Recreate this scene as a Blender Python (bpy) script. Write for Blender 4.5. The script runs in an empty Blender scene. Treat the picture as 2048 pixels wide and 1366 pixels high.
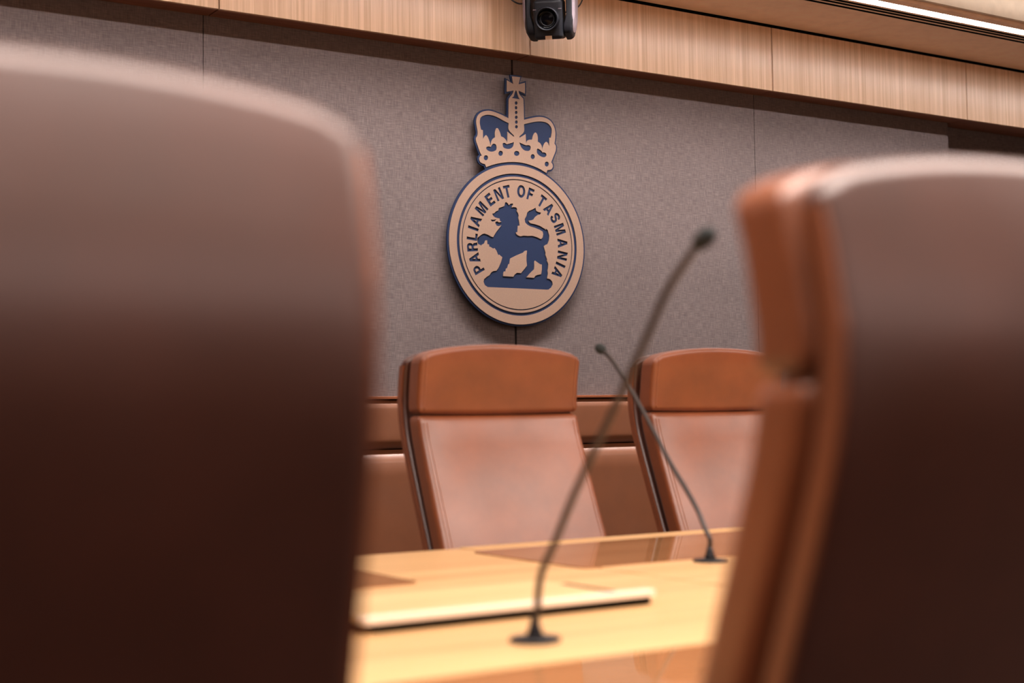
import bpy, bmesh, math, random
from mathutils import Vector, Matrix
PI = math.pi
scene = bpy.context.scene
COL = scene.collection
random.seed(4)
EYE = 1.03

# ---------------------------------------------------------------- materials
def srgb(r, g, b):
    f = lambda c: (c/255/12.92) if c/255 <= .04045 else ((c/255+.055)/1.055)**2.4
    return (f(r), f(g), f(b), 1)

class Mat:
    def __init__(s, name, col, rough=.5, metal=0, spec=.5, coat=0):
        s.m = bpy.data.materials.new(name); s.m.use_nodes = True
        s.nt = s.m.node_tree; s.b = s.nt.nodes['Principled BSDF']
        s.b.inputs['Base Color'].default_value = col
        s.b.inputs['Roughness'].default_value = rough
        s.b.inputs['Metallic'].default_value = metal
        s.b.inputs['Specular IOR Level'].default_value = spec
        if coat:
            s.b.inputs['Coat Weight'].default_value = coat
            s.b.inputs['Coat Roughness'].default_value = .08
        s.tc = s.nt.nodes.new('ShaderNodeTexCoord')
    def n(s, t): return s.nt.nodes.new(t)
    def l(s, a, b): s.nt.links.new(a, b)
    def mapped(s, scale, coord='Object'):
        mp = s.n('ShaderNodeMapping'); mp.inputs['Scale'].default_value = scale
        s.l(s.tc.outputs[coord], mp.inputs['Vector']); return mp.outputs['Vector']
    def noise(s, scale, sc=1., detail=3., rough=.5):
        nz = s.n('ShaderNodeTexNoise'); nz.inputs['Scale'].default_value = sc
        nz.inputs['Detail'].default_value = detail; nz.inputs['Roughness'].default_value = rough
        s.l(s.mapped(scale), nz.inputs['Vector']); return nz.outputs['Fac']
    def ramp(s, fac, stops):
        r = s.n('ShaderNodeValToRGB'); e = r.color_ramp.elements
        e[0].position, e[0].color = stops[0]; e[1].position, e[1].color = stops[-1]
        for p, c in stops[1:-1]:
            x = e.new(p); x.color = c
        s.l(fac, r.inputs['Fac']); return r.outputs['Color']
    def mixc(s, a, b, fac, mode='MULTIPLY'):
        m = s.n('ShaderNodeMix'); m.data_type = 'RGBA'; m.blend_type = mode
        if isinstance(fac, float): m.inputs[0].default_value = fac
        else: s.l(fac, m.inputs[0])
        s.l(a, m.inputs[6]); s.l(b, m.inputs[7]); return m.outputs[2]
    def bump(s, h, strength=.2, dist=.001, prev=None):
        b = s.n('ShaderNodeBump'); b.inputs['Strength'].default_value = strength
        b.inputs['Distance'].default_value = dist; s.l(h, b.inputs['Height'])
        s.l(b.outputs['Normal'], s.b.inputs['Normal']); return b
    def base(s, c): s.l(c, s.b.inputs['Base Color'])

def mul(c, k): return (c[0]*k, c[1]*k, c[2]*k, 1)

def make_leather(name, c, rough, big=.18, grain=380):
    M = Mat(name, c, rough)
    n1 = M.noise((1, 1, 1), 7, 4, .6)
    M.base(M.ramp(n1, [(.3, mul(c, 1-big)), (.7, mul(c, 1+big))]))
    g = M.noise((1, 1, 1), grain, 2)
    n2 = M.noise((1, 1, 1), 9, 3)
    r = M.n('ShaderNodeMapRange'); r.inputs[3].default_value = rough-.06; r.inputs[4].default_value = rough+.1
    M.l(n2, r.inputs[0]); M.l(r.outputs[0], M.b.inputs['Roughness'])
    M.bump(g, .25, .0006); M.b.inputs['Specular IOR Level'].default_value = .9
    M.b.inputs['Coat Weight'].default_value = .4; M.b.inputs['Coat Roughness'].default_value = .24
    M.b.inputs['Sheen Weight'].default_value = .12; M.b.inputs['Sheen Roughness'].default_value = .45; M.b.inputs['Sheen Tint'].default_value = (1, .82, .78, 1)
    return M.m

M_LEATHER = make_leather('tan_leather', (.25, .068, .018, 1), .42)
M_LEATHER_SHADED = make_leather('tan_leather_shaded', (.080, .019, .008, 1), .42)  # same tan leather, with the shade on the chair backs put into its colour
M_SEAM = make_leather('leather_stitching', (.36, .13, .055, 1), .5)
M_WALL_LEATHER = make_leather('wall_leather', (.20, .066, .022, 1), .45, .07, 500)

def make_fabric():
    c = srgb(113, 103, 102)
    M = Mat('woven_grey_fabric', c, .85, spec=.15)
    a = M.noise((400, 400, 28), 1, 2); b = M.noise((28, 28, 400), 1, 2)
    big = M.noise((1, 1, 1), 3, 3)
    mx = M.n('ShaderNodeMath'); mx.operation = 'ADD'; M.l(a, mx.inputs[0]); M.l(b, mx.inputs[1])
    hf = M.n('ShaderNodeMath'); hf.operation = 'MULTIPLY'; hf.inputs[1].default_value = .5
    M.l(mx.outputs[0], hf.inputs[0])
    col = M.ramp(hf.outputs[0], [(.34, mul(c, .70)), (.5, mul(c, .98)), (.66, mul(c, 1.32))])
    v = M.ramp(big, [(.3, (.92, .92, .92, 1)), (.7, (1.05, 1.05, 1.05, 1))])
    M.base(M.mixc(col, v, 1.0))
    M.bump(hf.outputs[0], .5, .0008)
    return M.m
M_FABRIC = make_fabric()

def make_veneer(name, c, dark, scale, rough, lo=.35, hi=.65, coat=0, aniso=0):
    M = Mat(name, c, rough, coat=coat)
    a = M.noise(scale, 1, 4, .6)
    b = M.noise(tuple(s*.22 for s in scale), 1, 3, .6)
    f = M.mixc(M.ramp(a, [(lo, dark), (hi, c)]), M.ramp(b, [(.35, (.86, .82, .78, 1)), (.65, (1.06, 1.06, 1.06, 1))]), 1.0)
    M.base(f)
    M.bump(a, .15, .0004)
    return M
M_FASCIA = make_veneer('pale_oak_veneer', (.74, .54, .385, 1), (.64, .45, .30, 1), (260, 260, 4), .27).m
M_FASCIA_SHADED = make_veneer('pale_oak_veneer_shaded', (.30, .125, .07, 1), (.22, .085, .045, 1), (6, 200, 200), .5).m  # pale oak again, its colour darkened to carry the shade below the boards
M_TABLE = make_veneer('honey_maple_veneer', (.72, .47, .235, 1), (.66, .41, .19, 1), (3, 60, 60), .40).m
M_TABLE_EDGE = make_veneer('maple_edging', (.80, .56, .30, 1), (.77, .52, .26, 1), (3, 90, 90), .33).m
M_PAD = make_veneer('polished_inlay', (.42, .22, .105, 1), (.38, .19, .085, 1), (3, 40, 40), .02).m
M_PAD.node_tree.nodes['Principled BSDF'].inputs['Specular IOR Level'].default_value = .75
M_CREAM = Mat('cream_edging', srgb(245, 225, 205), .4).m

def plain(name, c, rough=.5, metal=0, spec=.5, nscale=40, amt=.06, bump=.05):
    M = Mat(name, c, rough, metal, spec)
    n = M.noise((1, 1, 1), nscale, 3)
    M.base(M.ramp(n, [(.3, mul(c, 1-amt)), (.7, mul(c, 1+amt))]))
    if bump: M.bump(n, bump, .0005)
    return M.m
M_NAVY = plain('navy_painted_board', srgb(30, 44, 74), .6, spec=.3, nscale=300)
M_TAN = plain('champagne_painted_board', srgb(147, 123, 107), .55, nscale=300)
M_BLACK = plain('black_void', (.004, .004, .005, 1), .9, spec=0)
M_SOFFIT = plain('tan_plaster', srgb(255, 226, 202), .8, nscale=20)
M_PLASTER = plain('cream_plaster', srgb(232, 220, 208), .8, nscale=20)
M_CEIL = plain('ceiling_paint', srgb(222, 200, 176), .85, nscale=20)
M_ROOMWALL = plain('room_wall_paint', srgb(150, 118, 96), .8, nscale=12)
M_CARPET = plain('dark_carpet', srgb(38, 27, 21), .95, nscale=250, amt=.3, bump=.5)
M_MICBLACK = plain('black_anodised_metal', (.018, .018, .022, 1), .38, .3)
M_GOOSE = plain('satin_grey_gooseneck', (.075, .064, .062, 1), .42, .7)
M_FOAM = plain('grey_black_foam', (.03, .036, .036, 1), .95, nscale=900, amt=.5, bump=.6)
M_CAMSILVER = plain('silver_grey_plastic', srgb(150, 138, 146), .40, .2)
M_CAMDARK = plain('dark_camera_plastic', (.006, .0065, .010, 1), .5, spec=.25)
M_CAMHEAD = plain('charcoal_camera_plastic', (.010, .011, .015, 1), .5, spec=.3)
M_GLASS = plain('black_lens_glass', (.002, .002, .003, 1), .12, spec=.15, bump=0)
M_CHROME = plain('polished_aluminium', (.6, .6, .6, 1), .22, 1)
M_BEIGE = plain('beige_tag', srgb(190, 160, 132), .6)
M_CABLE = plain('black_cable', (.01, .012, .012, 1), .45)
def emit(name, c, s):
    m = bpy.data.materials.new(name); m.use_nodes = True; nt = m.node_tree
    b = nt.nodes['Principled BSDF']; b.inputs['Emission Color'].default_value = c
    b.inputs['Emission Strength'].default_value = s; b.inputs['Base Color'].default_value = (.8, .8, .8, 1); return m
M_LED = emit('led_diffuser', (1, .93, .93, 1), 40)

# ---------------------------------------------------------------- helpers
def tag(o, label=None, cat=None, group=None, kind=None):
    if label: o['label'] = label
    if cat: o['category'] = cat
    if group: o['group'] = group
    if kind: o['kind'] = kind
    return o
def link(name, me, mat, parent=None, smooth=True, loc=None):
    if mat and not me.materials: me.materials.append(mat)
    if smooth:
        for p in me.polygons: p.use_smooth = True
    o = bpy.data.objects.new(name, me); COL.objects.link(o)
    if parent: o.parent = parent
    if loc: o.location = loc
    return o
def obj(name, bm, mat, parent=None, smooth=False, loc=None, bevel=0, seg=3, sub=0, angle=40):
    bmesh.ops.recalc_face_normals(bm, faces=bm.faces)
    me = bpy.data.meshes.new(name); bm.to_mesh(me); bm.free()
    o = link(name, me, mat, parent, smooth or bevel > 0, loc)
    if bevel:
        m = o.modifiers.new('bevel', 'BEVEL'); m.width = bevel; m.segments = seg
        m.limit_method = 'ANGLE'; m.angle_limit = math.radians(angle); m.harden_normals = False
        w = o.modifiers.new('wn', 'WEIGHTED_NORMAL'); w.keep_sharp = True
    if sub:
        s = o.modifiers.new('sub', 'SUBSURF'); s.levels = s.render_levels = sub
    return o
def empty(name, loc=(0, 0, 0), rz=0):
    o = bpy.data.objects.new(name, None); COL.objects.link(o)
    o.empty_display_size = .05; o.location = loc; o.rotation_euler = (0, 0, rz); return o
def add_box(bm, x0, x1, y0, y1, z0, z1):
    v = [bm.verts.new(p) for p in ((x0,y0,z0),(x1,y0,z0),(x1,y1,z0),(x0,y1,z0),(x0,y0,z1),(x1,y0,z1),(x1,y1,z1),(x0,y1,z1))]
    for f in ((0,3,2,1),(4,5,6,7),(0,1,5,4),(1,2,6,5),(2,3,7,6),(3,0,4,7)): bm.faces.new([v[i] for i in f])
def box(name, x0, x1, y0, y1, z0, z1, mat, parent=None, bevel=0, seg=2):
    bm = bmesh.new(); add_box(bm, x0, x1, y0, y1, z0, z1)
    return obj(name, bm, mat, parent, bevel=bevel, seg=seg)
def add_lathe(bm, prof, axis_pt=(0, 0, 0), n=32, M=None):
    """prof: (radius, height) pairs, closed at both ends if radius is 0"""
    rings = []
    for r, h in prof:
        if r < 1e-6:
            rings.append([bm.verts.new((0, 0, h))])
        else:
            rings.append([bm.verts.new((r*math.cos(2*PI*i/n), r*math.sin(2*PI*i/n), h)) for i in range(n)])
    vs = [v for r in rings for v in r]
    for a, b in zip(rings, rings[1:]):
        for i in range(n):
            j = (i+1) % n
            if len(a) == 1 and len(b) == 1: continue
            if len(a) == 1: bm.faces.new((a[0], b[i], b[j]))
            elif len(b) == 1: bm.faces.new((a[i], a[j], b[0]))
            else: bm.faces.new((a[i], a[j], b[j], b[i]))
    M = M or Matrix.Identity(4)
    for v in vs: v.co = (M @ v.co) + Vector(axis_pt)
def lathe(name, prof, mat, parent=None, pt=(0, 0, 0), n=32, M=None):
    bm = bmesh.new(); add_lathe(bm, prof, pt, n, M); o = obj(name, bm, mat, parent, smooth=True)
    return o
def add_tube(bm, pts, r, n=10, caps=True):
    pts = [Vector(p) for p in pts]
    rr = r if isinstance(r, (list, tuple)) else [r]*len(pts)
    t0 = (pts[1]-pts[0]).normalized()
    u = t0.orthogonal().normalized(); rings = []
    for i, p in enumerate(pts):
        t = (pts[min(i+1, len(pts)-1)] - pts[max(i-1, 0)]).normalized()
        u = (u - t*u.dot(t)).normalized(); w = t.cross(u)
        rings.append([bm.verts.new(p + (u*math.cos(2*PI*k/n) + w*math.sin(2*PI*k/n))*rr[i]) for k in range(n)])
    for a, b in zip(rings, rings[1:]):
        for k in range(n): bm.faces.new((a[k], a[(k+1) % n], b[(k+1) % n], b[k]))
    if caps:
        bm.faces.new(rings[0][::-1]); bm.faces.new(rings[-1])
def tube(name, pts, r, mat, parent=None, n=10):
    bm = bmesh.new(); add_tube(bm, pts, r, n); return obj(name, bm, mat, parent, smooth=True)
def catmull(pts, k=6):
    P = [Vector(p) for p in pts]; P = [P[0]*2-P[1]] + P + [P[-1]*2-P[-2]]; out = []
    for i in range(1, len(P)-2):
        for j in range(k):
            t = j/k; a, b, c, d = P[i-1:i+3]
            out.append(.5*((2*b) + (c-a)*t + (2*a-5*b+4*c-d)*t*t + (3*b-a-3*c+d)*t**3))
    out.append(P[-2]); return out
def copy_tree(o, parent=None):
    c = o.copy(); COL.objects.link(c)
    if parent: c.parent = parent
    for ch in list(o.children): copy_tree(ch, c)
    return c
def smooth_poly(p, k=4, ang=50):
    """round the gentle bends of a traced outline, keep its sharp corners"""
    n = len(p); out = []
    P = [Vector(q) for q in p]
    sharp = []
    for i in range(n):
        a = P[i]-P[i-1]; b = P[(i+1) % n]-P[i]
        sharp.append(a.length < 1e-9 or b.length < 1e-9 or a.angle(b, 0) > math.radians(ang))
    for i in range(n):
        b, c = P[i], P[(i+1) % n]
        a = b*2-c if sharp[i] else P[i-1]
        d = c*2-b if sharp[(i+1) % n] else P[(i+2) % n]
        for j in range(k):
            t = j/k
            out.append(tuple(.5*((2*b) + (c-a)*t + (2*a-5*b+4*c-d)*t*t + (3*b-a-3*c+d)*t**3)))
    return out
def offset_poly(p, d):
    n = len(p); P = [Vector(q) for q in p]
    area = sum(P[i].x*P[(i+1) % n].y-P[(i+1) % n].x*P[i].y for i in range(n))
    s = 1 if area > 0 else -1; out = []
    for i in range(n):
        a = (P[i]-P[i-1]); b = (P[(i+1) % n]-P[i])
        if a.length < 1e-7 or b.length < 1e-7: continue
        a.normalize(); b.normalize()
        na = Vector((a.y, -a.x))*s; nb = Vector((b.y, -b.x))*s
        m = na+nb
        if m.length < .2: m = na
        m.normalize(); k = 1/max(.6, m.dot(na)); out.append(tuple(P[i]+m*d*k))
    return out
def flat(name, loops, y_front, thick, mat, parent=None):
    """a board cut to outline in the wall plane (X, Z); nested loops are holes, then islands"""
    cu = bpy.data.curves.new(name, 'CURVE'); cu.dimensions = '2D'; cu.fill_mode = 'BOTH'
    cu.extrude = thick/2
    for lp in loops:
        sp = cu.splines.new('POLY'); sp.points.add(len(lp)-1); sp.use_cyclic_u = True
        for i, q in enumerate(lp): sp.points[i].co = (q[0], q[1], 0, 1)
    o = bpy.data.objects.new(name+'_curve', cu); COL.objects.link(o)
    dg = bpy.context.evaluated_depsgraph_get(); dg.update()
    me = bpy.data.meshes.new_from_object(o.evaluated_get(dg))
    bpy.data.objects.remove(o)
    # local (x, y, z) -> world (x, yf + t, y)
    me.transform(Matrix(((1,0,0,0),(0,0,-1,y_front+thick/2),(0,1,0,0),(0,0,0,1))))
    me.materials.clear()
    return link(name, me, mat, parent, smooth=False)
def circ(cx, cy, r, n=96): return [(cx+r*math.cos(2*PI*i/n), cy+r*math.sin(2*PI*i/n)) for i in range(n)]
CROWN=[[-0.0239,2.2724],[-0.0053,2.2731],[0.013,2.2732],[0.0051,2.2461],[0.0331,2.2551],[0.0334,2.2346],[0.0324,2.2143],[0.0063,2.2218],[0.0046,2.2205],[0.0062,2.2126],[0.0128,2.2041],[0.0219,2.1965],[0.0258,2.1859],[0.0266,2.1155],[0.0506,2.1228],[0.0781,2.1302],[0.1023,2.1338],[0.1265,2.1313],[0.1472,2.1218],[0.1608,2.1042],[0.1668,2.0844],[0.1664,2.0639],[0.164,2.0477],[0.1624,2.0388],[0.1685,2.0292],[0.1668,2.0116],[0.1569,1.9903],[0.146,1.967],[0.1518,1.9594],[0.1527,1.9493],[0.1455,1.94],[0.135,1.9363],[0.1281,1.9357],[0.1237,1.9244],[0.0884,1.9389],[0.0543,1.9482],[0.0203,1.9534],[-0.0135,1.954],[-0.0471,1.9509],[-0.0805,1.9447],[-0.1138,1.9351],[-0.141,1.9247],[-0.1457,1.9356],[-0.1565,1.9366],[-0.1669,1.9428],[-0.17,1.9524],[-0.1666,1.9611],[-0.1593,1.9659],[-0.1673,1.9793],[-0.1751,1.9983],[-0.182,2.0159],[-0.1825,2.0271],[-0.1765,2.037],[-0.175,2.0517],[-0.1789,2.071],[-0.1809,2.0905],[-0.1734,2.111],[-0.1569,2.1254],[-0.1338,2.1326],[-0.1107,2.133],[-0.0776,2.1259],[-0.041,2.1145],[-0.0393,2.179],[-0.0364,2.1893],[-0.0278,2.2002],[-0.0209,2.2096],[-0.0177,2.2203],[-0.0468,2.2125],[-0.0464,2.234],[-0.046,2.2555],[-0.018,2.2443]]
CHOLES=[[[-0.0079,2.2219],[-0.0039,2.2187],[0.0003,2.2062],[0.0032,2.1985],[0.0099,2.1906],[-0.0253,2.1914],[-0.0167,2.1992],[-0.0124,2.2134]],[[-0.1638,2.0993],[-0.1657,2.0836],[-0.1605,2.0607],[-0.153,2.0595],[-0.1525,2.0263],[-0.1451,2.0382],[-0.1391,2.043],[-0.132,2.0355],[-0.125,2.0198],[-0.1206,2.0046],[-0.1174,2.0204],[-0.1106,2.031],[-0.1006,2.0384],[-0.1013,2.0559],[-0.0968,2.0691],[-0.0924,2.0732],[-0.0868,2.0709],[-0.0794,2.058],[-0.0749,2.0442],[-0.0623,2.0397],[-0.0525,2.0307],[-0.0492,2.0224],[-0.0477,2.0368],[-0.0469,2.064],[-0.0193,2.0472],[-0.0192,2.0523],[-0.0411,2.0717],[-0.0406,2.096],[-0.0646,2.1036],[-0.0878,2.1126],[-0.1109,2.1179],[-0.134,2.1178],[-0.1538,2.111],[-0.1618,2.1037]],[[-0.1391,1.9987],[-0.1292,2.0019],[-0.12,2.001],[-0.1126,2.011],[-0.1053,2.0145],[-0.0977,2.0109],[-0.0946,1.9999],[-0.0964,1.9912],[-0.1064,1.9861],[-0.1196,1.9835],[-0.1328,1.9866],[-0.1399,1.9924]],[[-0.0687,2.0187],[-0.061,2.0214],[-0.0543,2.0191],[-0.0476,2.0177],[-0.0189,2.028],[-0.0219,2.0135],[-0.0311,2.0041],[-0.0463,1.9999],[-0.0629,2.0027],[-0.0678,2.0094]],[[0.0047,2.0288],[0.0334,2.0205],[0.0403,2.022],[0.0505,2.0214],[0.0548,2.0161],[0.0536,2.0059],[0.045,2.0008],[0.028,2.0008],[0.0145,2.0096],[0.0086,2.0191]],[[0.0821,2.0099],[0.0863,2.0137],[0.0915,2.0113],[0.1017,2.0064],[0.1068,1.9999],[0.1154,2.0012],[0.124,1.9976],[0.1256,1.9905],[0.1186,1.9841],[0.1065,1.9831],[0.0927,1.9877],[0.0826,1.9969]],[[0.0263,2.0988],[0.0258,2.0709],[0.0051,2.0512],[0.0057,2.0461],[0.0331,2.0624],[0.0338,2.0444],[0.0346,2.0272],[0.0395,2.0377],[0.0492,2.0429],[0.0611,2.044],[0.0648,2.0573],[0.0719,2.0695],[0.0778,2.073],[0.0839,2.0678],[0.0871,2.0565],[0.0868,2.0392],[0.097,2.0343],[0.1038,2.0248],[0.1056,2.0105],[0.1078,2.0179],[0.1161,2.0346],[0.1249,2.0421],[0.1317,2.0389],[0.1384,2.0259],[0.1391,2.0585],[0.146,2.0597],[0.1506,2.0799],[0.1502,2.0944],[0.1417,2.1067],[0.1262,2.1148],[0.102,2.1167],[0.0744,2.1125],[0.0503,2.1058]],[[-0.0012,2.1753],[-0.0019,2.1725],[-0.0035,2.1701],[-0.0058,2.1687],[-0.0084,2.1684],[-0.0107,2.1694],[-0.0122,2.1714],[-0.0127,2.1741],[-0.0121,2.1769],[-0.0105,2.1792],[-0.0082,2.1807],[-0.0056,2.181],[-0.0033,2.18],[-0.0018,2.178]],[[-0.0015,2.1578],[-0.0022,2.155],[-0.0038,2.1526],[-0.0061,2.1511],[-0.0087,2.1509],[-0.011,2.1518],[-0.0125,2.1539],[-0.013,2.1566],[-0.0124,2.1594],[-0.0108,2.1617],[-0.0085,2.1632],[-0.0059,2.1635],[-0.0036,2.1625],[-0.0021,2.1604]],[[-0.0015,2.14],[-0.0021,2.1372],[-0.0038,2.1348],[-0.0061,2.1333],[-0.0086,2.1331],[-0.0109,2.1341],[-0.0125,2.1361],[-0.013,2.1388],[-0.0124,2.1416],[-0.0108,2.1439],[-0.0084,2.1454],[-0.0059,2.1457],[-0.0036,2.1447],[-0.002,2.1427]],[[-0.0011,2.1219],[-0.0018,2.1191],[-0.0035,2.1168],[-0.006,2.1153],[-0.0087,2.115],[-0.0111,2.116],[-0.0128,2.118],[-0.0133,2.1207],[-0.0127,2.1235],[-0.0109,2.1259],[-0.0085,2.1273],[-0.0058,2.1276],[-0.0033,2.1266],[-0.0017,2.1246]],[[-0.0011,2.1042],[-0.0018,2.1014],[-0.0035,2.099],[-0.0059,2.0975],[-0.0087,2.0973],[-0.0111,2.0982],[-0.0127,2.1003],[-0.0133,2.103],[-0.0126,2.1058],[-0.0109,2.1081],[-0.0084,2.1096],[-0.0057,2.1099],[-0.0033,2.1089],[-0.0017,2.1068]],[[-0.0011,2.0864],[-0.0017,2.0836],[-0.0034,2.0812],[-0.0059,2.0798],[-0.0086,2.0795],[-0.011,2.0805],[-0.0127,2.0825],[-0.0132,2.0852],[-0.0126,2.088],[-0.0109,2.0904],[-0.0084,2.0918],[-0.0057,2.0921],[-0.0033,2.0911],[-0.0016,2.0891]],[[-0.1322,1.9598],[-0.1332,1.9557],[-0.1358,1.9522],[-0.1395,1.9501],[-0.1436,1.9498],[-0.1472,1.9513],[-0.1497,1.9543],[-0.1506,1.9582],[-0.1496,1.9624],[-0.147,1.9658],[-0.1433,1.9679],[-0.1392,1.9683],[-0.1355,1.9668],[-0.133,1.9638]],[[-0.0679,1.9818],[-0.069,1.9776],[-0.0717,1.9741],[-0.0756,1.972],[-0.0799,1.9716],[-0.0838,1.9731],[-0.0864,1.9761],[-0.0873,1.9801],[-0.0862,1.9842],[-0.0835,1.9877],[-0.0796,1.9899],[-0.0753,1.9903],[-0.0715,1.9888],[-0.0688,1.9858]],[[0.0043,1.9878],[0.0031,1.9837],[-0.0002,1.9802],[-0.005,1.9781],[-0.0103,1.9776],[-0.015,1.979],[-0.0182,1.9819],[-0.0193,1.9857],[-0.0181,1.9898],[-0.0147,1.9933],[-0.01,1.9955],[-0.0047,1.9959],[0.0,1.9946],[0.0032,1.9917]],[[0.0727,1.9816],[0.0717,1.9776],[0.0691,1.9741],[0.0653,1.972],[0.0612,1.9717],[0.0575,1.9731],[0.055,1.9761],[0.0542,1.9801],[0.0552,1.9841],[0.0578,1.9876],[0.0615,1.9897],[0.0657,1.99],[0.0693,1.9886],[0.0719,1.9856]],[[0.1351,1.9589],[0.1341,1.9548],[0.1314,1.9513],[0.1276,1.9492],[0.1235,1.9489],[0.1197,1.9504],[0.1172,1.9534],[0.1164,1.9573],[0.1174,1.9614],[0.12,1.9649],[0.1238,1.967],[0.128,1.9673],[0.1317,1.9659],[0.1343,1.9628]]]
LION=[[-0.0574,1.8029],[-0.0496,1.798],[-0.0455,1.7915],[-0.0384,1.7974],[-0.0288,1.7994],[-0.0263,1.7955],[-0.0306,1.7898],[-0.0339,1.7842],[-0.0243,1.7862],[-0.0131,1.7856],[-0.009,1.7791],[-0.0117,1.7727],[-0.0054,1.7644],[-0.0023,1.7564],[-0.0047,1.7482],[-0.0011,1.7348],[0.0012,1.72],[-0.0062,1.7182],[-0.0082,1.6951],[-0.0162,1.6933],[-0.0147,1.688],[-0.0084,1.6829],[0.0028,1.6795],[0.0173,1.683],[0.0367,1.6827],[0.0562,1.6846],[0.0757,1.6808],[0.0945,1.6741],[0.1018,1.6808],[0.1047,1.6933],[0.1022,1.7028],[0.0892,1.7089],[0.0697,1.7146],[0.0471,1.7192],[0.0342,1.7247],[0.0253,1.7323],[0.0232,1.7445],[0.0315,1.7572],[0.035,1.7697],[0.0432,1.777],[0.0579,1.7826],[0.0727,1.7905],[0.0748,1.7791],[0.0839,1.775],[0.0963,1.7736],[0.0942,1.7667],[0.0837,1.7646],[0.0705,1.7556],[0.0638,1.7464],[0.054,1.7423],[0.0393,1.74],[0.0473,1.731],[0.07,1.7282],[0.0895,1.7239],[0.1139,1.713],[0.1148,1.709],[0.1182,1.7147],[0.1254,1.7096],[0.1285,1.6988],[0.1323,1.6907],[0.1313,1.6742],[0.1279,1.6658],[0.1244,1.6574],[0.1161,1.6542],[0.1071,1.6488],[0.1108,1.6348],[0.1149,1.624],[0.1128,1.6171],[0.1217,1.5997],[0.1193,1.5963],[0.1257,1.5834],[0.1244,1.5669],[0.1219,1.5586],[0.124,1.5478],[0.1222,1.5395],[0.1187,1.5284],[0.1318,1.5262],[0.1416,1.5183],[0.1447,1.5075],[0.1395,1.4963],[0.1278,1.4877],[0.1179,1.4863],[-0.015,1.4868],[-0.1412,1.4868],[-0.1535,1.4938],[-0.1586,1.5056],[-0.1563,1.515],[-0.1437,1.5248],[-0.1327,1.5305],[-0.1247,1.5415],[-0.1153,1.5465],[-0.1027,1.5478],[-0.0931,1.5602],[-0.0833,1.5794],[-0.0767,1.5985],[-0.0898,1.6073],[-0.0924,1.6031],[-0.097,1.611],[-0.1015,1.6214],[-0.1092,1.6304],[-0.1155,1.6282],[-0.1264,1.6336],[-0.132,1.6346],[-0.1331,1.6426],[-0.1403,1.6435],[-0.1407,1.6574],[-0.1479,1.6565],[-0.1527,1.6455],[-0.1637,1.6396],[-0.1653,1.6337],[-0.1699,1.6388],[-0.1792,1.6415],[-0.1821,1.6493],[-0.1819,1.6639],[-0.1725,1.6711],[-0.16,1.6793],[-0.1506,1.6811],[-0.1382,1.6784],[-0.1258,1.6724],[-0.1149,1.6698],[-0.1084,1.68],[-0.1004,1.6912],[-0.0875,1.7054],[-0.0785,1.7161],[-0.089,1.712],[-0.0985,1.7128],[-0.1046,1.7205],[-0.1045,1.7272],[-0.095,1.7291],[-0.0904,1.7253],[-0.0777,1.7285],[-0.0846,1.7311],[-0.0863,1.7404],[-0.0948,1.7412],[-0.1058,1.7432],[-0.1136,1.7481],[-0.1182,1.7558],[-0.1087,1.7583],[-0.1023,1.7649],[-0.0912,1.7696],[-0.0895,1.7778],[-0.0768,1.7827],[-0.0647,1.7876],[-0.0616,1.7999]]
TONGUE=[[-0.1254,1.7339],[-0.1123,1.7342],[-0.099,1.7364],[-0.106,1.7298],[-0.1187,1.7268]]
ISL=[[[0.0277,1.6284],[0.0319,1.6281],[0.0289,1.6089],[0.0286,1.5899],[0.0306,1.5724],[0.0217,1.5625],[0.0036,1.5436],[-0.014,1.544],[-0.0237,1.5376],[-0.0302,1.5288],[-0.0746,1.5294],[-0.0729,1.5397],[-0.0696,1.5465],[-0.0626,1.5476],[-0.0599,1.5585],[-0.0551,1.5592],[-0.0501,1.5742],[-0.0453,1.5758],[-0.0425,1.5948],[-0.0393,1.5968],[-0.0161,1.6076],[0.0162,1.6205],[0.0212,1.6262]],[[0.0669,1.5925],[0.0772,1.5867],[0.0885,1.5804],[0.0967,1.5794],[0.0963,1.5603],[0.0928,1.5432],[0.0764,1.5398],[0.0665,1.5359],[0.0615,1.5283],[0.0269,1.5289],[0.044,1.5445],[0.0621,1.5602],[0.0633,1.5725],[0.0636,1.5888]]]
MIC1=[[0.0006,-0.0045,0.0264],[0.0008,-0.0058,0.0423],[0.0011,-0.0082,0.0646],[0.0022,-0.0165,0.0905],[0.0051,-0.0389,0.1234],[0.0104,-0.0792,0.1905],[0.0188,-0.1432,0.2828],[0.0257,-0.1955,0.3592],[0.0312,-0.2376,0.4242],[0.0344,-0.2619,0.4512],[0.038,-0.2894,0.4773],[0.041,-0.3122,0.4908]]
MIC2=[[-0.0001,-0.0025,0.0297],[-0.0001,-0.0013,0.0411],[0.0002,0.0046,0.0503],[0.0008,0.0166,0.0667],[0.0018,0.0362,0.0965],[0.0038,0.0751,0.1386],[0.0062,0.1234,0.1865],[0.0104,0.2069,0.2819],[0.014,0.2772,0.3558],[0.0163,0.323,0.3975],[0.018,0.357,0.4203],[0.0191,0.3782,0.4299]]

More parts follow.
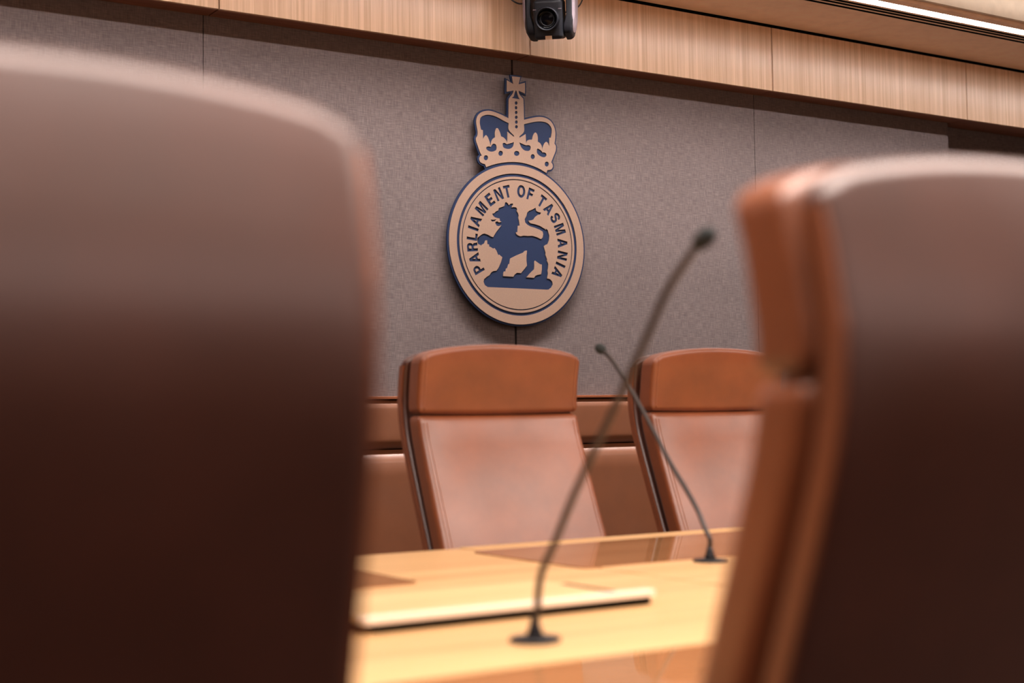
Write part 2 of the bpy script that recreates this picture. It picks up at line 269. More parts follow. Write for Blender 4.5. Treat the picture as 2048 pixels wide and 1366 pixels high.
# ---------------------------------------------------------------- the room shell
def struct(o): o['kind'] = 'structure'; return o
XL, XR, YN = -6.2, 6.4, -7.2
struct(box('floor', XL, XR, YN, .3, -.1, 0, M_CARPET))
struct(box('wall_back', XL, XR, .12, .3, 0, 3.3, M_ROOMWALL))
struct(box('wall_left', XL-.15, XL, YN, .3, 0, 3.3, M_ROOMWALL))
struct(box('wall_right', XR, XR+.15, YN, .3, 0, 3.3, M_ROOMWALL))
struct(box('wall_front', XL, XR, YN-.15, YN, 0, 3.3, M_ROOMWALL))
struct(box('ceiling', XL, XR, YN, .3, 2.86, 3.0, M_CEIL))
struct(box('baseboard_back', XL, XR, -.015, .0, 0, .12, M_FASCIA))

# lowered plaster soffit along the emblem wall, in strips either side of its air slots and its light slot
SZ = 2.6185
sof = empty('trim_1', (0, 0, 0)); struct(sof)
S0, S1 = -4.4, 6.2
def sbox(n, y0, y1, z0, z1, m): return box(n, S0, S1, y0, y1, z0, z1, m, sof)
D = .026
sbox('soffit_board', -.457+D, -.104, SZ, SZ+.03, M_SOFFIT)
for a, b in ((-.488, -.478), (-.5135, -.508), (-.551, -.534)): sbox('slot_blade', a+D, b+D, SZ-.001, SZ+.03, M_SOFFIT)
for a, b in ((-.478, -.457), (-.508, -.488), (-.534, -.5135)): sbox('slot_shade', a+D, b+D, SZ+.0002, SZ+.03, M_BLACK)  # solid black fill stands for the dark inside the air slots
sbox('soffit_nose', -.640+D, -.597+D, SZ, SZ+.03, M_SOFFIT)
sbox('channel_back', -.597+D, -.551+D, SZ+.014, SZ+.03, M_BLACK)
sbox('shadow_gap', -.104, -.02, SZ+.012, SZ+.03, M_BLACK)
up = struct(box('trim_2', S0, S1, -.664+D, -.645+D, SZ+.012, SZ+.125, M_PLASTER))
op = struct(box('trim_3', S0, S1, -5.0, -4.55, SZ, SZ+.05, M_SOFFIT))
led = box('linear_ceiling_light', S0+.3, S1-.3, -.592+D, -.555+D, SZ+.002, SZ+.012, M_LED)
tag(led, 'long thin glowing strip light recessed in the tan ceiling soffit', 'light')

# oak veneer fascia boards over the fabric wall
G = .0025
names = {-2: 'pale oak veneer fascia board at the upper left corner, mostly cut off',
         -1: 'pale oak veneer fascia board ending behind the ceiling camera on its left',
         0: 'pale oak veneer fascia board starting under the ceiling camera, running right',
         1: 'pale oak veneer fascia board third from the ceiling-camera joint towards the right corner',
         2: 'pale oak veneer fascia board cut off by the right edge of the photo'}
names[1] = 'pale oak veneer fascia board between the two thin joints right of the emblem'
for k in range(-2, 3):
    x0 = k*1.2+.0175+G; x1 = (k+1)*1.2+.0175-G
    f = empty('fascia_board', (x0, 0, 2.344))
    bm = bmesh.new(); add_box(bm, 0, x1-x0, -.0985, -.084, 0, .2637); obj('face', bm, M_FASCIA, f)
    bm = bmesh.new(); add_box(bm, 0, x1-x0, -.0838, .0 if k < 2 else .065, .0006, .018); obj('underside', bm, M_FASCIA_SHADED, f)
    tag(f, names[k], 'fascia board', 'oak fascia boards above the fabric wall')
struct(box('trim_4', -2.4, 3.7, -.07, .12, 2.364, 2.60, M_BLACK))   # dark packing behind the boards

# grey fabric wall panels
pn = {-2: 'grey woven fabric wall panel at far left behind the nearest chair top',
      -1: 'grey woven fabric wall panel on the left side of the emblem',
      0: 'grey woven fabric wall panel on the right side of the emblem',
      1: 'grey woven fabric wall panel above the right-hand near chair',
      2: 'grey fabric wall panel set slightly back at the upper right corner'}
for k in range(-2, 3):
    g0 = .0045 if k == 0 else .0014; g1 = .0045 if k == -1 else .0014
    if k == 2: g0 = 0
    y = .065 if k == 2 else 0
    p = box('fabric_wall_panel', k*1.2+g0, (k+1)*1.2-g1, y, y+.03, 1.04, 2.362, M_FABRIC)
    tag(p, pn[k], 'wall panel', 'fabric wall panels')
struct(box('trim_5', -2.4, 2.4, .031, .075, 1.0, 2.36, M_BLACK))

# tan leather wainscot
wn = {-2: 'tan leather wall padding hidden behind the left near chair',
      -1: 'tan leather wall padding left of the middle far chair',
      0: 'tan leather wall padding between the two far chairs',
      1: 'tan leather wall padding behind the right near chair'}
def wall_pad(name, w, z0, z1, parent):
    bm = bmesh.new(); nx, nz = 12, 10; g = []
    for j in range(nz+1):
        v = j/nz; row = []
        for i in range(nx+1):
            u = i/nx
            e = min(1, min(v, 1-v)*(z1-z0)/.03); e2 = min(1, min(u, 1-u)*w/.02+.3)
            row.append(bm.verts.new((u*w, -.026-.018*math.sqrt(max(0, 1-(1-e)**2))*e2, z0+(z1-z0)*v)))
        g.append(row)
    vb = [[bm.verts.new((c.co.x, 0, c.co.z)) for c in r] for r in (g[0], g[-1])]
    for j in range(nz):
        for i in range(nx): bm.faces.new((g[j][i], g[j][i+1], g[j+1][i+1], g[j+1][i]))
    for i in range(nx):
        bm.faces.new((vb[0][i], vb[0][i+1], g[0][i+1], g[0][i])); bm.faces.new((g[-1][i], g[-1][i+1], vb[1][i+1], vb[1][i]))
    for s in (0, nx):
        bm.faces.new([vb[0][s]] + [g[j][s] for j in range(nz+1)] + [vb[1][s]])
    bm.faces.new(vb[0]+vb[1][::-1])
    return obj(name, bm, M_WALL_LEATHER, parent, smooth=True)
for k in range(-2, 2):
    a = empty('padded_wainscot', (k*1.2+.002, 0, .35)); w = 1.196
    wall_pad('upper_cushion', w, .912-.35, 1.0832-.35, a)
    wall_pad('lower_cushion', w, .1, .9085-.35, a)
    bm = bmesh.new(); add_box(bm, 0, w, -.046, -.001, 1.0835-.35, 1.0935-.35)
    obj('cap_strip', bm, M_LEATHER, a, bevel=.0015)
    bm = bmesh.new(); add_box(bm, 0, w, -.02, -.001, .35-.35, .9-.35); obj('backing_board', bm, M_BLACK, a)
    bm = bmesh.new(); add_box(bm, 0, w, -.024, -.001, .1-.35, .446-.35); obj('kick_board', bm, M_FASCIA_SHADED, a)
    tag(a, wn[k], 'wall padding', 'padded leather wainscot bays')

# ---------------------------------------------------------------- the emblem
CX, CZ = -.006, 1.6485
emb = empty('wall_emblem', (0, 0, 0))
tag(emb, 'navy and champagne crowned lion emblem lettered PARLIAMENT OF TASMANIA on the grey wall', 'emblem')
YT = -.036; TT = .0028
crown = smooth_poly(CROWN)
flat('crown_face', [crown]+[smooth_poly(h) if len(h) > 8 else h for h in CHOLES], YT, TT, M_TAN, emb)
flat('crown_backing', [smooth_poly(offset_poly(CROWN, .0062), 3)], YT+TT, .0070, M_NAVY, emb)
flat('disc_backing', [circ(CX, CZ, .3015, 160)], YT+TT+.0002, .0072, M_NAVY, emb)
flat('outer_ring', [circ(CX, CZ, .2945, 160), circ(CX, CZ, .2625, 160)], YT, TT, M_TAN, emb)
flat('inner_ring', [circ(CX, CZ, .2515, 160), circ(CX, CZ, .2423, 160)], YT, TT, M_TAN, emb)
def arc(cx, cy, rx, ry, a0, a1, n=12):
    return [(cx+rx*math.cos(math.radians(a0+(a1-a0)*i/n)), cy+ry*math.sin(math.radians(a0+(a1-a0)*i/n))) for i in range(n+1)]
s = .17
GL = {
 'I': (.18, [[(0,0),(.18,0),(.18,1),(0,1)]]),
 'L': (.56, [[(0,0),(.56,0),(.56,s),(.18,s),(.18,1),(0,1)]]),
 'T': (.64, [[(.23,0),(.41,0),(.41,1-s),(.64,1-s),(.64,1),(0,1),(0,1-s),(.23,1-s)]]),
 'E': (.60, [[(0,0),(.60,0),(.60,s),(.18,s),(.18,.43),(.54,.43),(.54,.59),(.18,.59),(.18,1-s),(.59,1-s),(.59,1),(0,1)]]),
 'F': (.56, [[(0,0),(.18,0),(.18,.41),(.50,.41),(.50,.57),(.18,.57),(.18,1-s),(.56,1-s),(.56,1),(0,1)]]),
 'N': (.70, [[(0,0),(.17,0),(.17,.70),(.52,0),(.70,0),(.70,1),(.53,1),(.53,.30),(.18,1),(0,1)]]),
 'M': (.86, [[(0,0),(.16,0),(.16,.76),(.35,0),(.51,0),(.70,.76),(.70,0),(.86,0),(.86,1),(.61,1),(.43,.28),(.25,1),(0,1)]]),
 'A': (.76, [[(0,0),(.18,0),(.25,.22),(.51,.22),(.58,0),(.76,0),(.47,1),(.29,1)], [(.295,.37),(.465,.37),(.38,.72)]]),
 'P': (.64, [[(0,0),(.18,0),(.18,.36)]+[(.36,.36)]+arc(.36,.68,.28,.32,-90,90)[1:]+[(0,1)], [(.18,.51),(.18,.85)]+arc(.34,.68,.13,.17,90,-90)]),
 'R': (.70, [[(0,0),(.18,0),(.18,.39),(.33,.39),(.42,.34),(.47,.22),(.49,0),(.69,0),(.66,.12),(.64,.30),(.54,.43)]+arc(.40,.715,.27,.285,-60,90)+[(0,1)], [(.18,.55),(.18,.85)]+arc(.36,.70,.13,.15,90,-90)]),
 'O': (.80, [arc(.40,.5,.40,.52,0,360,28)[:-1], arc(.40,.5,.215,.355,0,360,28)[:-1]]),
}
def stroke(pts, w):
    P = [Vector(p) for p in pts]; L = []; R_ = []
    for i, p in enumerate(P):
        t = (P[min(i+1, len(P)-1)]-P[max(i-1, 0)]).normalized(); n = Vector((-t.y, t.x))*w/2
        L.append(tuple(p+n)); R_.append(tuple(p-n))
    return L+R_[::-1]
GL['S'] = (.68, [stroke([(.60,.73),(.57,.83),(.49,.90),(.36,.925),(.22,.90),(.13,.83),(.11,.73),(.16,.63),(.27,.57),(.43,.52),(.55,.45),(.59,.34),(.57,.20),(.48,.11),(.34,.075),(.20,.10),(.11,.17),(.08,.29)], .165)])
TXT = [('P',-119.5),('A',-107.6),('R',-95.4),('L',-84.6),('I',-75.8),('A',-67),('M',-52),('E',-37.3),('N',-24.6),('T',-13.2),
       ('O',4.6),('F',16.6),('T',32.6),('A',44.4),('S',56.8),('M',70.2),('A',85.4),('N',99.2),('I',109.6),('A',119.6)]
loops = [circ(CX, CZ, .2385, 160)]
ch = .0425; rm = .1988
for c, a in TXT:
    w, gl = GL[c]; a = math.radians(a)
    upv = (math.sin(a), math.cos(a)); rt = (math.cos(a), -math.sin(a))
    for q, lp in enumerate(gl):
        lp = offset_poly(lp, .032 if q == 0 else -.026)
        loops.append([(CX+upv[0]*(rm+(y-.5)*ch)+rt[0]*(x-w/2)*ch*.98, CZ+upv[1]*(rm+(y-.5)*ch)+rt[1]*(x-w/2)*ch*.98) for x, y in lp])
loops += [LION, TONGUE]+ISL
flat('emblem_disc', loops, YT, TT, M_TAN, emb)
for x, z in ((-.15, 1.8), (.15, 1.8), (-.15, 1.5), (.15, 1.5), (0, 2.15)):
    lathe('standoff', [(0, 0), (.012, 0), (.012, .0262), (0, .0262)], M_BLACK, emb, (x, -.0002, z), 12, Matrix.Rotation(PI/2, 4, 'X'))

# ---------------------------------------------------------------- pan-tilt camera under the soffit
cam_t = empty('ceiling_camera', (.006, -.25, SZ), math.radians(-42))
tag(cam_t, 'silver and black pan-tilt camera hanging from the soffit above the emblem', 'camera')
lathe('mount_plate', [(0, 0), (.075, 0), (.075, -.012), (.06, -.022), (0, -.022)], M_CAMSILVER, cam_t)
lathe('neck', [(0, -.02), (.055, -.02), (.058, -.045), (0, -.045)], M_CAMDARK, cam_t)
def rbox(name, x0, x1, y0, y1, z0, z1, m, parent, bv, seg=4): return box(name, x0, x1, y0, y1, z0, z1, m, parent, bevel=bv, seg=seg)
rbox('yoke_bridge', -.088, .088, -.062, .066, -.085, -.042, M_CAMDARK, cam_t, .02)
def arm_bm(sx, x_in, x_out, y0, y1, flare):
    bm = bmesh.new(); ring = []
    zs = [(-.06, 0, 0), (-.12, 0, 0), (-.18, .001, .004), (-.220, .003, .010), (-.236, .006, .010), (-.246, .012, .008)]
    for z, tin, fl in zs:
        xo = x_out - tin; xi = x_in - (fl if flare else 0); t2 = tin*1.3
        if z < -.19: xi = x_in - .011
        pts = [(xi, y0+t2), (xo-.008, y0+t2), (xo, y0+t2+.014), (xo, y1-t2-.014), (xo-.008, y1-t2), (xi, y1-t2)]
        ring.append([bm.verts.new((sx*x, y, z)) for x, y in pts])
    for a, b in zip(ring, ring[1:]):
        for i in range(6): bm.faces.new((a[i], a[(i+1) % 6], b[(i+1) % 6], b[i]))
    bm.faces.new(ring[0]); bm.faces.new(ring[-1])
    return bm
for sx in (-1, 1):
    a = obj('yoke_arm', arm_bm(sx, .0635, .088, -.060, .064, False), M_CAMDARK, cam_t, bevel=.004, seg=2, angle=30)
    bm = bmesh.new(); ring = []
    for z, t in ((-.045, .002), (-.12, 0), (-.18, .002), (-.212, .006), (-.232, .014)):
        ring.append([bm.verts.new((sx*x, y, z)) for x, y in ((.084-t, -.054+t), (.0945-t, -.044+t), (.0975-t, 0), (.0945-t, .052-t), (.084-t, .06-t))])
    for p, q in zip(ring, ring[1:]):
        for i in range(5): bm.faces.new((p[i], p[(i+1) % 5], q[(i+1) % 5], q[i]))
    bm.faces.new(ring[0]); bm.faces.new(ring[-1])
    obj('side_cover', bm, M_CAMSILVER, cam_t, bevel=.003, seg=2, angle=30)
head = rbox('camera_head', -.052, .052, -.078, .045, -.070, .070, M_CAMHEAD, cam_t, .015, 5)
head.location = (0, 0, -.181); head.rotation_euler.x = math.radians(15)
RX = Matrix.Rotation(PI/2, 4, 'X')
lathe('lens_barrel', [(.0342, .018), (.0342, .030), (.0355, .037), (.040, .037), (.0415, .035), (.0425, .02), (.0435, 0), (0, 0)], M_CAMDARK, head, (0, -.070, .001), 48, RX)
lathe('front_ring', [(.0372, .0372), (.0385, .0392), (.0398, .0378), (.0398, .0372)], M_CAMHEAD, head, (0, -.070, .001), 48, RX)
lathe('lens', [(0, .022), (.012, .0212), (.022, .018), (.0335, .017), (.0335, .030)], M_GLASS, head, (0, -.070, .001), 48, RX)
lathe('inner_ring', [(.022, .0185), (.024, .0215), (.026, .0185)], M_CAMHEAD, head, (0, -.070, .001), 48, RX)
box('indicator_window', -.011, .012, -.0795, -.070, -.0705, -.057, M_BEIGE, head)
for sx in (-1, 1): box('trim_line', sx*.045-.006, sx*.045+.006, -.0785, -.0770, .034, .036, M_CAMSILVER, head)
def at_px(pts): return pts
cab = tube('camera_cable', catmull([(-.10, -.20, SZ), (-.15, -.21, 2.545), (-.145, -.215, 2.505), (-.11, -.215, 2.488), (-.07, -.20, 2.50), (-.03, -.19, 2.53)]), .0028, M_CABLE)
tag(cab, 'thin dark cable looping out left of the ceiling camera', 'cable')
cab = tube('camera_cable', catmull([(.05, -.19, 2.50), (.09, -.2, 2.488), (.125, -.21, 2.497), (.17, -.21, 2.53), (.20, -.21, SZ)]), .0026, M_CABLE)
tag(cab, 'thin black cable rising right of the ceiling camera', 'cable')

# ---------------------------------------------------------------- conference table
T0, T1 = -3.33, -1.73
tab = empty('conference_table', (-1.3, (T0+T1)/2, 0))
tag(tab, 'honey maple conference table with polished inlays between the chairs', 'table')
OX, OY = -1.3, (T0+T1)/2
def tb(name, x0, x1, y0, y1, z0, z1, m, bevel=0, parent=tab): return box(name, x0-OX, x1-OX, y0-OY, y1-OY, z0, z1, m, parent, bevel=bevel)
tb('tabletop', -4.6, -1.268, T0, T1-.008, .705, .7385, M_TABLE, .004)
tb('tabletop', -1.266, 1.9, T0, T1, .705, .740, M_TABLE, .004)
for x0, x1 in ((-4.4, -1.268), (-1.266, 1.7)):
    tb('edge_band', x0, x1, T1-.012, T1+(.003 if x0 > -2 else -.005), .700, .7403 if x0 > -2 else .7388, M_TABLE_EDGE, .002)
def inlay(x0, x1, y0, y1, r=.03):
    bm = bmesh.new(); pts = []
    for cx, cy, a in ((x1-r, y1-r, 0), (x0+r, y1-r, 90), (x0+r, y0+r, 180), (x1-r, y0+r, 270)):
        pts += arc(cx, cy, r, r, a, a+90, 8)
    lo = [bm.verts.new((x-OX, y-OY, .7345)) for x, y in pts]; hi = [bm.verts.new((x-OX, y-OY, .7412)) for x, y in pts]
    n = len(pts)
    for i in range(n): bm.faces.new((lo[i], lo[(i+1) % n], hi[(i+1) % n], hi[i]))
    bm.faces.new(lo[::-1]); bm.faces.new(hi)
    return obj('polished_inlay', bm, M_PAD, tab)
for x0, x1 in ((-2.45, -1.645), (-1.30, -.42), (-.10, .70)):
    inlay(x0, x1, -2.245, -1.825)
for x0, x1 in ((-3.0, -2.50), (-2.16, -1.30), (-.98, -.2)):
    inlay(x0, x1, -3.245, -3.035)
for x in (-3.6, -.9, 1.3):
    tb('pedestal', x-.04, x+.04, -3.0, -2.1, .03, .705, M_FASCIA, .006)
    tb('foot_plate', x-.2, x+.2, -3.05, -2.05, 0, .03, M_MICBLACK, .005)
# cable hatch lying across the middle of the table
ht = empty('cable_hatch', (-1.75, -2.58, .7402)); tag(ht, 'raised wooden cable hatch with cream front strip on the table', 'hatch')
def hb(name, x0, x1, y0, y1, z0, z1, m, bevel=0): return box(name, x0+1.75, x1+1.75, y0+2.58, y1+2.58, z0, z1, m, ht, bevel=bevel)
hb('gap_shade', -1.965, -1.503, -2.697, -2.478, 0, .0105, M_BLACK)  # solid black block, painted shade for the gap under the raised lid
hb('lid', -1.985, -1.565, -2.680, -2.468, .0106, .0205, M_TABLE_EDGE, .001)
hb('edge_strip', -1.985, -1.497, -2.702, -2.6805, .0106, .0208, M_CREAM, .001)

# ---------------------------------------------------------------- gooseneck microphones
def microphone(base, pts, label):
    t = empty('gooseneck_microphone', base); tag(t, label, 'microphone', 'gooseneck microphones on the table')
    lathe('base_flange', [(0, 0), (.033, 0), (.033, .002), (.0315, .004), (.015, .006), (0, .0064)], M_MICBLACK, t, n=40)
    lathe('collar', [(0, .004), (.0125, .004), (.0095, .012), (.0065, .021), (.0048, .030), (0, .030)], M_MICBLACK, t, n=24)
    path = catmull([(0, 0, .012)]+[tuple(q) for q in pts[1:-1]], 5)
    tube('gooseneck', path, .0047, M_GOOSE, t, 12)
    a, b = Vector(pts[-2]), Vector(pts[-1]); d = (b-a).normalized()
    Q = d.to_track_quat('Z', 'Y').to_matrix().to_4x4()
    prof = [(0, -.004), (.006, -.003), (.0092, .003), (.0108, .010), (.0105, .018), (.0078, .0245), (.004, .0275), (0, .028)]
    bm = bmesh.new(); add_lathe(bm, prof, tuple(a+d*.0), 20, Q); obj('windscreen', bm, M_FOAM, t, smooth=True)
    return t
microphone((-1.8336, -2.8803, .7402), MIC1, 'nearer gooseneck microphone, its stem leaning right across the middle of the photo')
microphone((-1.0441, -2.2967, .7402), MIC2, 'farther gooseneck microphone leaning left in front of the far right chair')

# ---------------------------------------------------------------- chairs
PROF = [(.40, .205), (.50, .212), (.60, .240), (.70, .280), (.80, .322), (.90, .363), (.97, .390), (1.02, .403), (1.06, .407), (1.12, .400), (1.18, .386), (1.24, .368)]
LEAN = [0.]
def yr(z):
    return yr0(z) - LEAN[0]*max(0, z-.45)
def yr0(z):
    z = max(PROF[0][0], min(PROF[-1][0], z))
    for (a, b), (c, d) in zip(PROF, PROF[1:]):
        if z <= c:
            t = (z-a)/(c-a); t = t  # linear between close stations
            return b+(d-b)*t
W = .240
def pad_bm(hw, z0, z1, back, th, crown=0, bulge=0, nx=16, nz=18, hw0=None, zbow=0):
    """upholstered block following the back profile; back = distance in front of the rear line"""
    hw0 = hw if hw0 is None else hw0
    bm = bmesh.new(); F = []; B = []
    for j in range(nz+1):
        v = j/nz; rf = []; rb = []
        for i in range(nx+1):
            u = -1+2*i/nx
            zz = z0 - zbow*(1-u*u)*(1-v) + (z1+crown*(1-abs(u)**2.2)-(.010*max(0, (abs(u)-.8)/.2)**2.5 if crown > 0 else 0)-z0)*v
            h = hw0+(hw-hw0)*v
            wrap = -.016*u*u
            yb = yr(zz)-back+wrap
            bl = bulge*(1-u**4)*(1-abs(2*v-1)**3)
            rf.append(bm.verts.new((u*h, yb-th-bl, zz))); rb.append(bm.verts.new((u*h, yb, zz)))
        F.append(rf); B.append(rb)
    for j in range(nz):
        for i in range(nx):
            bm.faces.new((F[j][i], F[j][i+1], F[j+1][i+1], F[j+1][i])); bm.faces.new((B[j][i+1], B[j][i], B[j+1][i], B[j+1][i+1]))
        bm.faces.new((F[j][0], F[j+1][0], B[j+1][0], B[j][0])); bm.faces.new((F[j+1][nx], F[j][nx], B[j][nx], B[j+1][nx]))
    for i in range(nx):
        bm.faces.new((F[0][i+1], F[0][i], B[0][i], B[0][i+1])); bm.faces.new((F[nz][i], F[nz][i+1], B[nz][i+1], B[nz][i]))
    return bm
def seam_pts(hw, u, z0, z1, back, th, bulge, n=24, zz0=None, zz1=None):
    out = []
    for k in range(n+1):
        v = .03+.94*k/n; z = z0+(z1-z0)*v
        out.append((u*hw, yr(z)-back-.016*u*u-th-bulge*(1-u**4)*(1-abs(2*v-1)**3)-.0003, z))
    return out
CR = .026
def make_chair(name, label):
    t = empty(name); tag(t, label, 'chair', 'tan leather high-back chairs around the table')
    sh = obj('back_shell', pad_bm(W, .44, 1.172, 0, .030, CR), M_LEATHER_SHADED, t, bevel=.0135, seg=4)
    obj('inner_frame', pad_bm(W-.016, .46, 1.155, .026, .052, CR), M_LEATHER_SHADED, t)
    for s_ in (-1, 1):
        bm = bmesh.new(); rings = []
        for k in range(25):
            z = .47+(1.150-.47)*k/24; y = yr(z)-.016
            rings.append([bm.verts.new((s_*x, y-yy, z)) for x, yy in ((W-.012, .004), (W+.0012, .004), (W+.0012, .023), (W-.012, .023))])
        for a, b in zip(rings, rings[1:]):
            for q in range(4): bm.faces.new((a[q], a[(q+1) % 4], b[(q+1) % 4], b[q]))
        bm.faces.new(rings[0]); bm.faces.new(rings[-1])
        obj('side_band', bm, M_LEATHER, sh, smooth=False)
    hr = obj('headrest', pad_bm(W-.004, 1.031, 1.176, .043, .060, CR, .010, nz=10, zbow=.004), M_LEATHER, t, bevel=.021, seg=5)
    bc = obj('back_cushion', pad_bm(W-.004, .47, 1.0275, .042, .059, -.001, .016, hw0=W+.004, nz=22), M_LEATHER, t, bevel=.015, seg=5)
    for s_ in (-1, 1):
        for u in (.945, .905):
            tube('stitching', seam_pts(W-.002, s_*u, .47, 1.026, .042, .059, .016), .0013, M_SEAM, bc, 6)
        tube('stitching', seam_pts(W-.004, s_*.93, 1.034, 1.176, .043, .060, .010, 12), .0013, M_SEAM, hr, 6)
    # seat
    bm = bmesh.new(); nx = ny = 14; F = []; B = []
    for j in range(ny+1):
        v = j/ny; a = []; b = []
        for i in range(nx+1):
            u = -1+2*i/nx; hw = W+.015-.02*v*0
            y = -.27+.47*v; x = u*hw
            zt = .462+.018*(1-u**4)*(1-(2*v-1)**4)-.03*max(0, .25-v)**1.2*2
            a.append(bm.verts.new((x, y, zt))); b.append(bm.verts.new((x, y, .385)))
        F.append(a); B.append(b)
    for j in range(ny):
        for i in range(nx):
            bm.faces.new((F[j][i], F[j][i+1], F[j+1][i+1], F[j+1][i])); bm.faces.new((B[j][i+1], B[j][i], B[j+1][i], B[j+1][i+1]))
        bm.faces.new((F[j][0], F[j+1][0], B[j+1][0], B[j][0])); bm.faces.new((F[j+1][nx], F[j][nx], B[j][nx], B[j+1][nx]))
    for i in range(nx):
        bm.faces.new((F[0][i+1], F[0][i], B[0][i], B[0][i+1])); bm.faces.new((F[ny][i], F[ny][i+1], B[ny][i+1], B[ny][i]))
    obj('seat', bm, M_LEATHER, t, bevel=.022, seg=4)
    bm = bmesh.new(); add_box(bm, -.09, .09, -.13, .13, .345, .385); obj('tilt_mechanism', bm, M_MICBLACK, t, bevel=.012)
    bm = bmesh.new(); add_tube(bm, [(0, .10, .365), (0, .22, .37), (0, .252, .42), (0, .255, .52)], .022, 12); obj('back_bracket', bm, M_CHROME, t, smooth=True)
    for s_ in (-1, 1):
        bm = bmesh.new()
        add_tube(bm, catmull([(s_*.19, .0, .375), (s_*.285, .0, .385), (s_*.295, .0, .45), (s_*.295, -.01, .60)], 5), .013, 10)
        ar = obj('armrest', bm, M_CHROME, t, smooth=True)
        bm = bmesh.new(); add_box(bm, s_*.295-.03, s_*.295+.03, -.13, .10, .598, .628); obj('arm_pad', bm, M_LEATHER_SHADED, ar, bevel=.011)
    lathe('gas_column', [(0, .08), (.028, .08), (.028, .22), (.017, .221), (.017, .35), (0, .35)], M_CHROME, t, n=24)
    lathe('base_hub', [(0, .055), (.04, .055), (.045, .075), (.04, .105), (0, .11)], M_CHROME, t, n=24)
    for k in range(5):
        a = 2*PI*k/5+.3; c_, s2 = math.cos(a), math.sin(a)
        bm = bmesh.new(); add_tube(bm, [(.03*c_, .03*s2, .085), (.16*c_, .16*s2, .080), (.30*c_, .30*s2, .066)], [.021, .017, .012], 10)
        lg = obj('base_leg', bm, M_CHROME, t, smooth=True)
        bm = bmesh.new()
        for q in (-1, 1):
            add_lathe(bm, [(0, -.008), (.024, -.008), (.027, -.004), (.027, .004), (.024, .008), (0, .008)], (.30*c_ - s2*.013*q, .30*s2 + c_*.013*q, .0275), 20,
                      Matrix.Rotation(a, 4, 'Z') @ Matrix.Rotation(PI/2, 4, 'X'))
        add_tube(bm, [(.30*c_, .30*s2, .025), (.30*c_, .30*s2, .064)], .007, 8)
        obj('castor', bm, M_MICBLACK, lg, smooth=True)
    return t
def raised(root, dz):
    """gas lift: everything above the hub goes up by dz"""
    for ch_ in root.children:
        n = ch_.name.split('.')[0]
        if n in ('base_leg', 'base_hub'): continue
        ch_.location.z += dz
FRONT_Y = .29   # headrest front plane in front of origin (local)
c1 = make_chair('high_back_chair', 'tan leather high-back chair facing the camera below the wall emblem')
c1.location = (-.946, -1.40-.285, 0); c1.rotation_euler.z = 0
c2 = copy_tree(c1); c2.location = (-.235, -1.40-.285, 0)
tag(c2, 'tan leather high-back chair on the far side, partly hidden by the right near chair')
c2.rotation_euler.z = math.radians(0)
def place_near(o, corner, target, rot_deg, dz):
    """stand the chair so that the given local point of its back is over the target point"""
    r = math.radians(180+rot_deg); lx, ly = corner
    o.rotation_euler.z = r
    o.location = (target[0]-(lx*math.cos(r)-ly*math.sin(r)), target[1]-(lx*math.sin(r)+ly*math.cos(r)), 0)
    raised(o, dz)
LEAN[0] = .11                       # the near chairs stand more upright
c3 = make_chair('high_back_chair', 'blurred brown leather chair seen from behind, filling the left of the photo')
place_near(c3, (-W, yr(1.17)), (-2.4380, -3.618), -8, .048)
LEAN[0] = .055
c4 = make_chair('high_back_chair', 'blurred brown leather chair seen from behind and its left side, at the right edge')
place_near(c4, (W-.004, yr(1.17)-.119), (-2.127, -3.594), 0, .023)

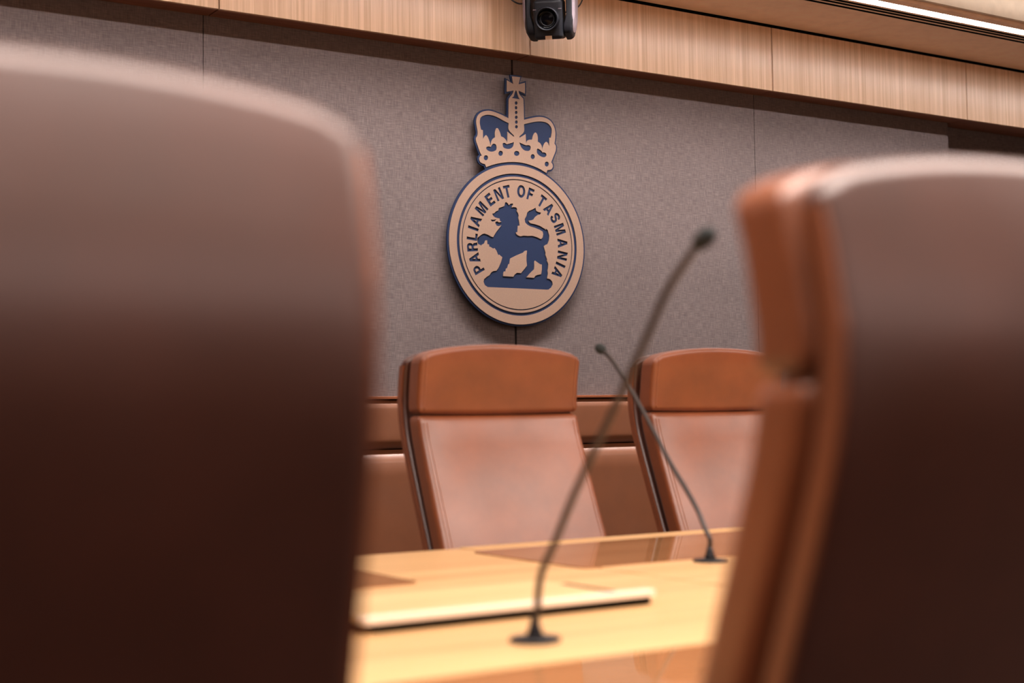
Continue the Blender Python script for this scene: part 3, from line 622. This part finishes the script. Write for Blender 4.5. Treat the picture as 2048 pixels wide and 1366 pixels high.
# ---------------------------------------------------------------- lights
def area(name, loc, size, size_y, power, color, target=None, spread=180, vis=True):
    l = bpy.data.lights.new(name, 'AREA'); l.shape = 'RECTANGLE'; l.size = size; l.size_y = size_y
    l.energy = power; l.color = color; l.spread = math.radians(spread)
    o = bpy.data.objects.new(name, l); COL.objects.link(o); o.location = loc
    d = (Vector(target)-Vector(loc)) if target else Vector((0, 0, -1))
    q = d.to_track_quat('-Z', 'X' if False else 'Y'); o.rotation_euler = q.to_euler()
    return o
WARM = (1, .89, .79)
# wall washer in the soffit's light slot
o = area('wall_washer_lamp', (.9, -.548, SZ-.001), 10.0, .03, 82, (1, .93, .90), (.9, 0, .62), 84)
# row of downlights over the table
area('table_lamp', (-1.2, -2.3, 2.84), 4.5, 1.2, 12, WARM, None, 95)
area('chair_lamp', (.1, -3.8, 2.84), 7.0, .9, 195, (1, .88, .81), None, 150)
area('room_lamp', (-1.5, -5.6, 2.84), 5.0, 1.2, 25, WARM, None, 120)
area('cove_lamp', (1.0, -.72, 2.70), 10, .03, 4, (1, .88, .76), (1.0, -.66, 2.70), 180)

area('added_rear_fill', (-1.5, -7.1, 2.25), 7, 1.1, 46, (1, .78, .71), (-1.5, 0, 1.7), 180)  # added fill with no fixture, brightens the chair backs from behind the camera
w = bpy.data.worlds.new('World'); scene.world = w; w.use_nodes = True
w.node_tree.nodes['Background'].inputs[0].default_value = (1, .85, .75, 1)
w.node_tree.nodes['Background'].inputs[1].default_value = .02

# ---------------------------------------------------------------- camera
cd = bpy.data.cameras.new('Camera'); cam = bpy.data.objects.new('Camera', cd); COL.objects.link(cam)
scene.camera = cam
cd.sensor_width = 36; cd.lens = 2844/2048*36; cd.clip_start = .05
yaw, pitch, roll = .5697, .0502, -.0142
f = Vector((math.sin(yaw)*math.cos(pitch), math.cos(yaw)*math.cos(pitch), math.sin(pitch)))
r = Vector((math.cos(yaw), -math.sin(yaw), 0)); u = r.cross(f)
r2 = r*math.cos(roll)+u*math.sin(roll); u2 = -r*math.sin(roll)+u*math.cos(roll)
cam.matrix_world = Matrix.Translation((-2.8402, -4.4075, EYE)) @ Matrix((r2, u2, -f)).transposed().to_4x4()
cd.dof.use_dof = True; cd.dof.focus_distance = 5.22; cd.dof.aperture_fstop = 2.4

vs = scene.view_settings
vs.view_transform = 'Standard'; vs.look = 'None'; vs.exposure = .12; vs.gamma = .93
scene.cycles.use_denoising = True
scene.cycles.max_bounces = 8
scene.cycles.sample_clamp_indirect = 6
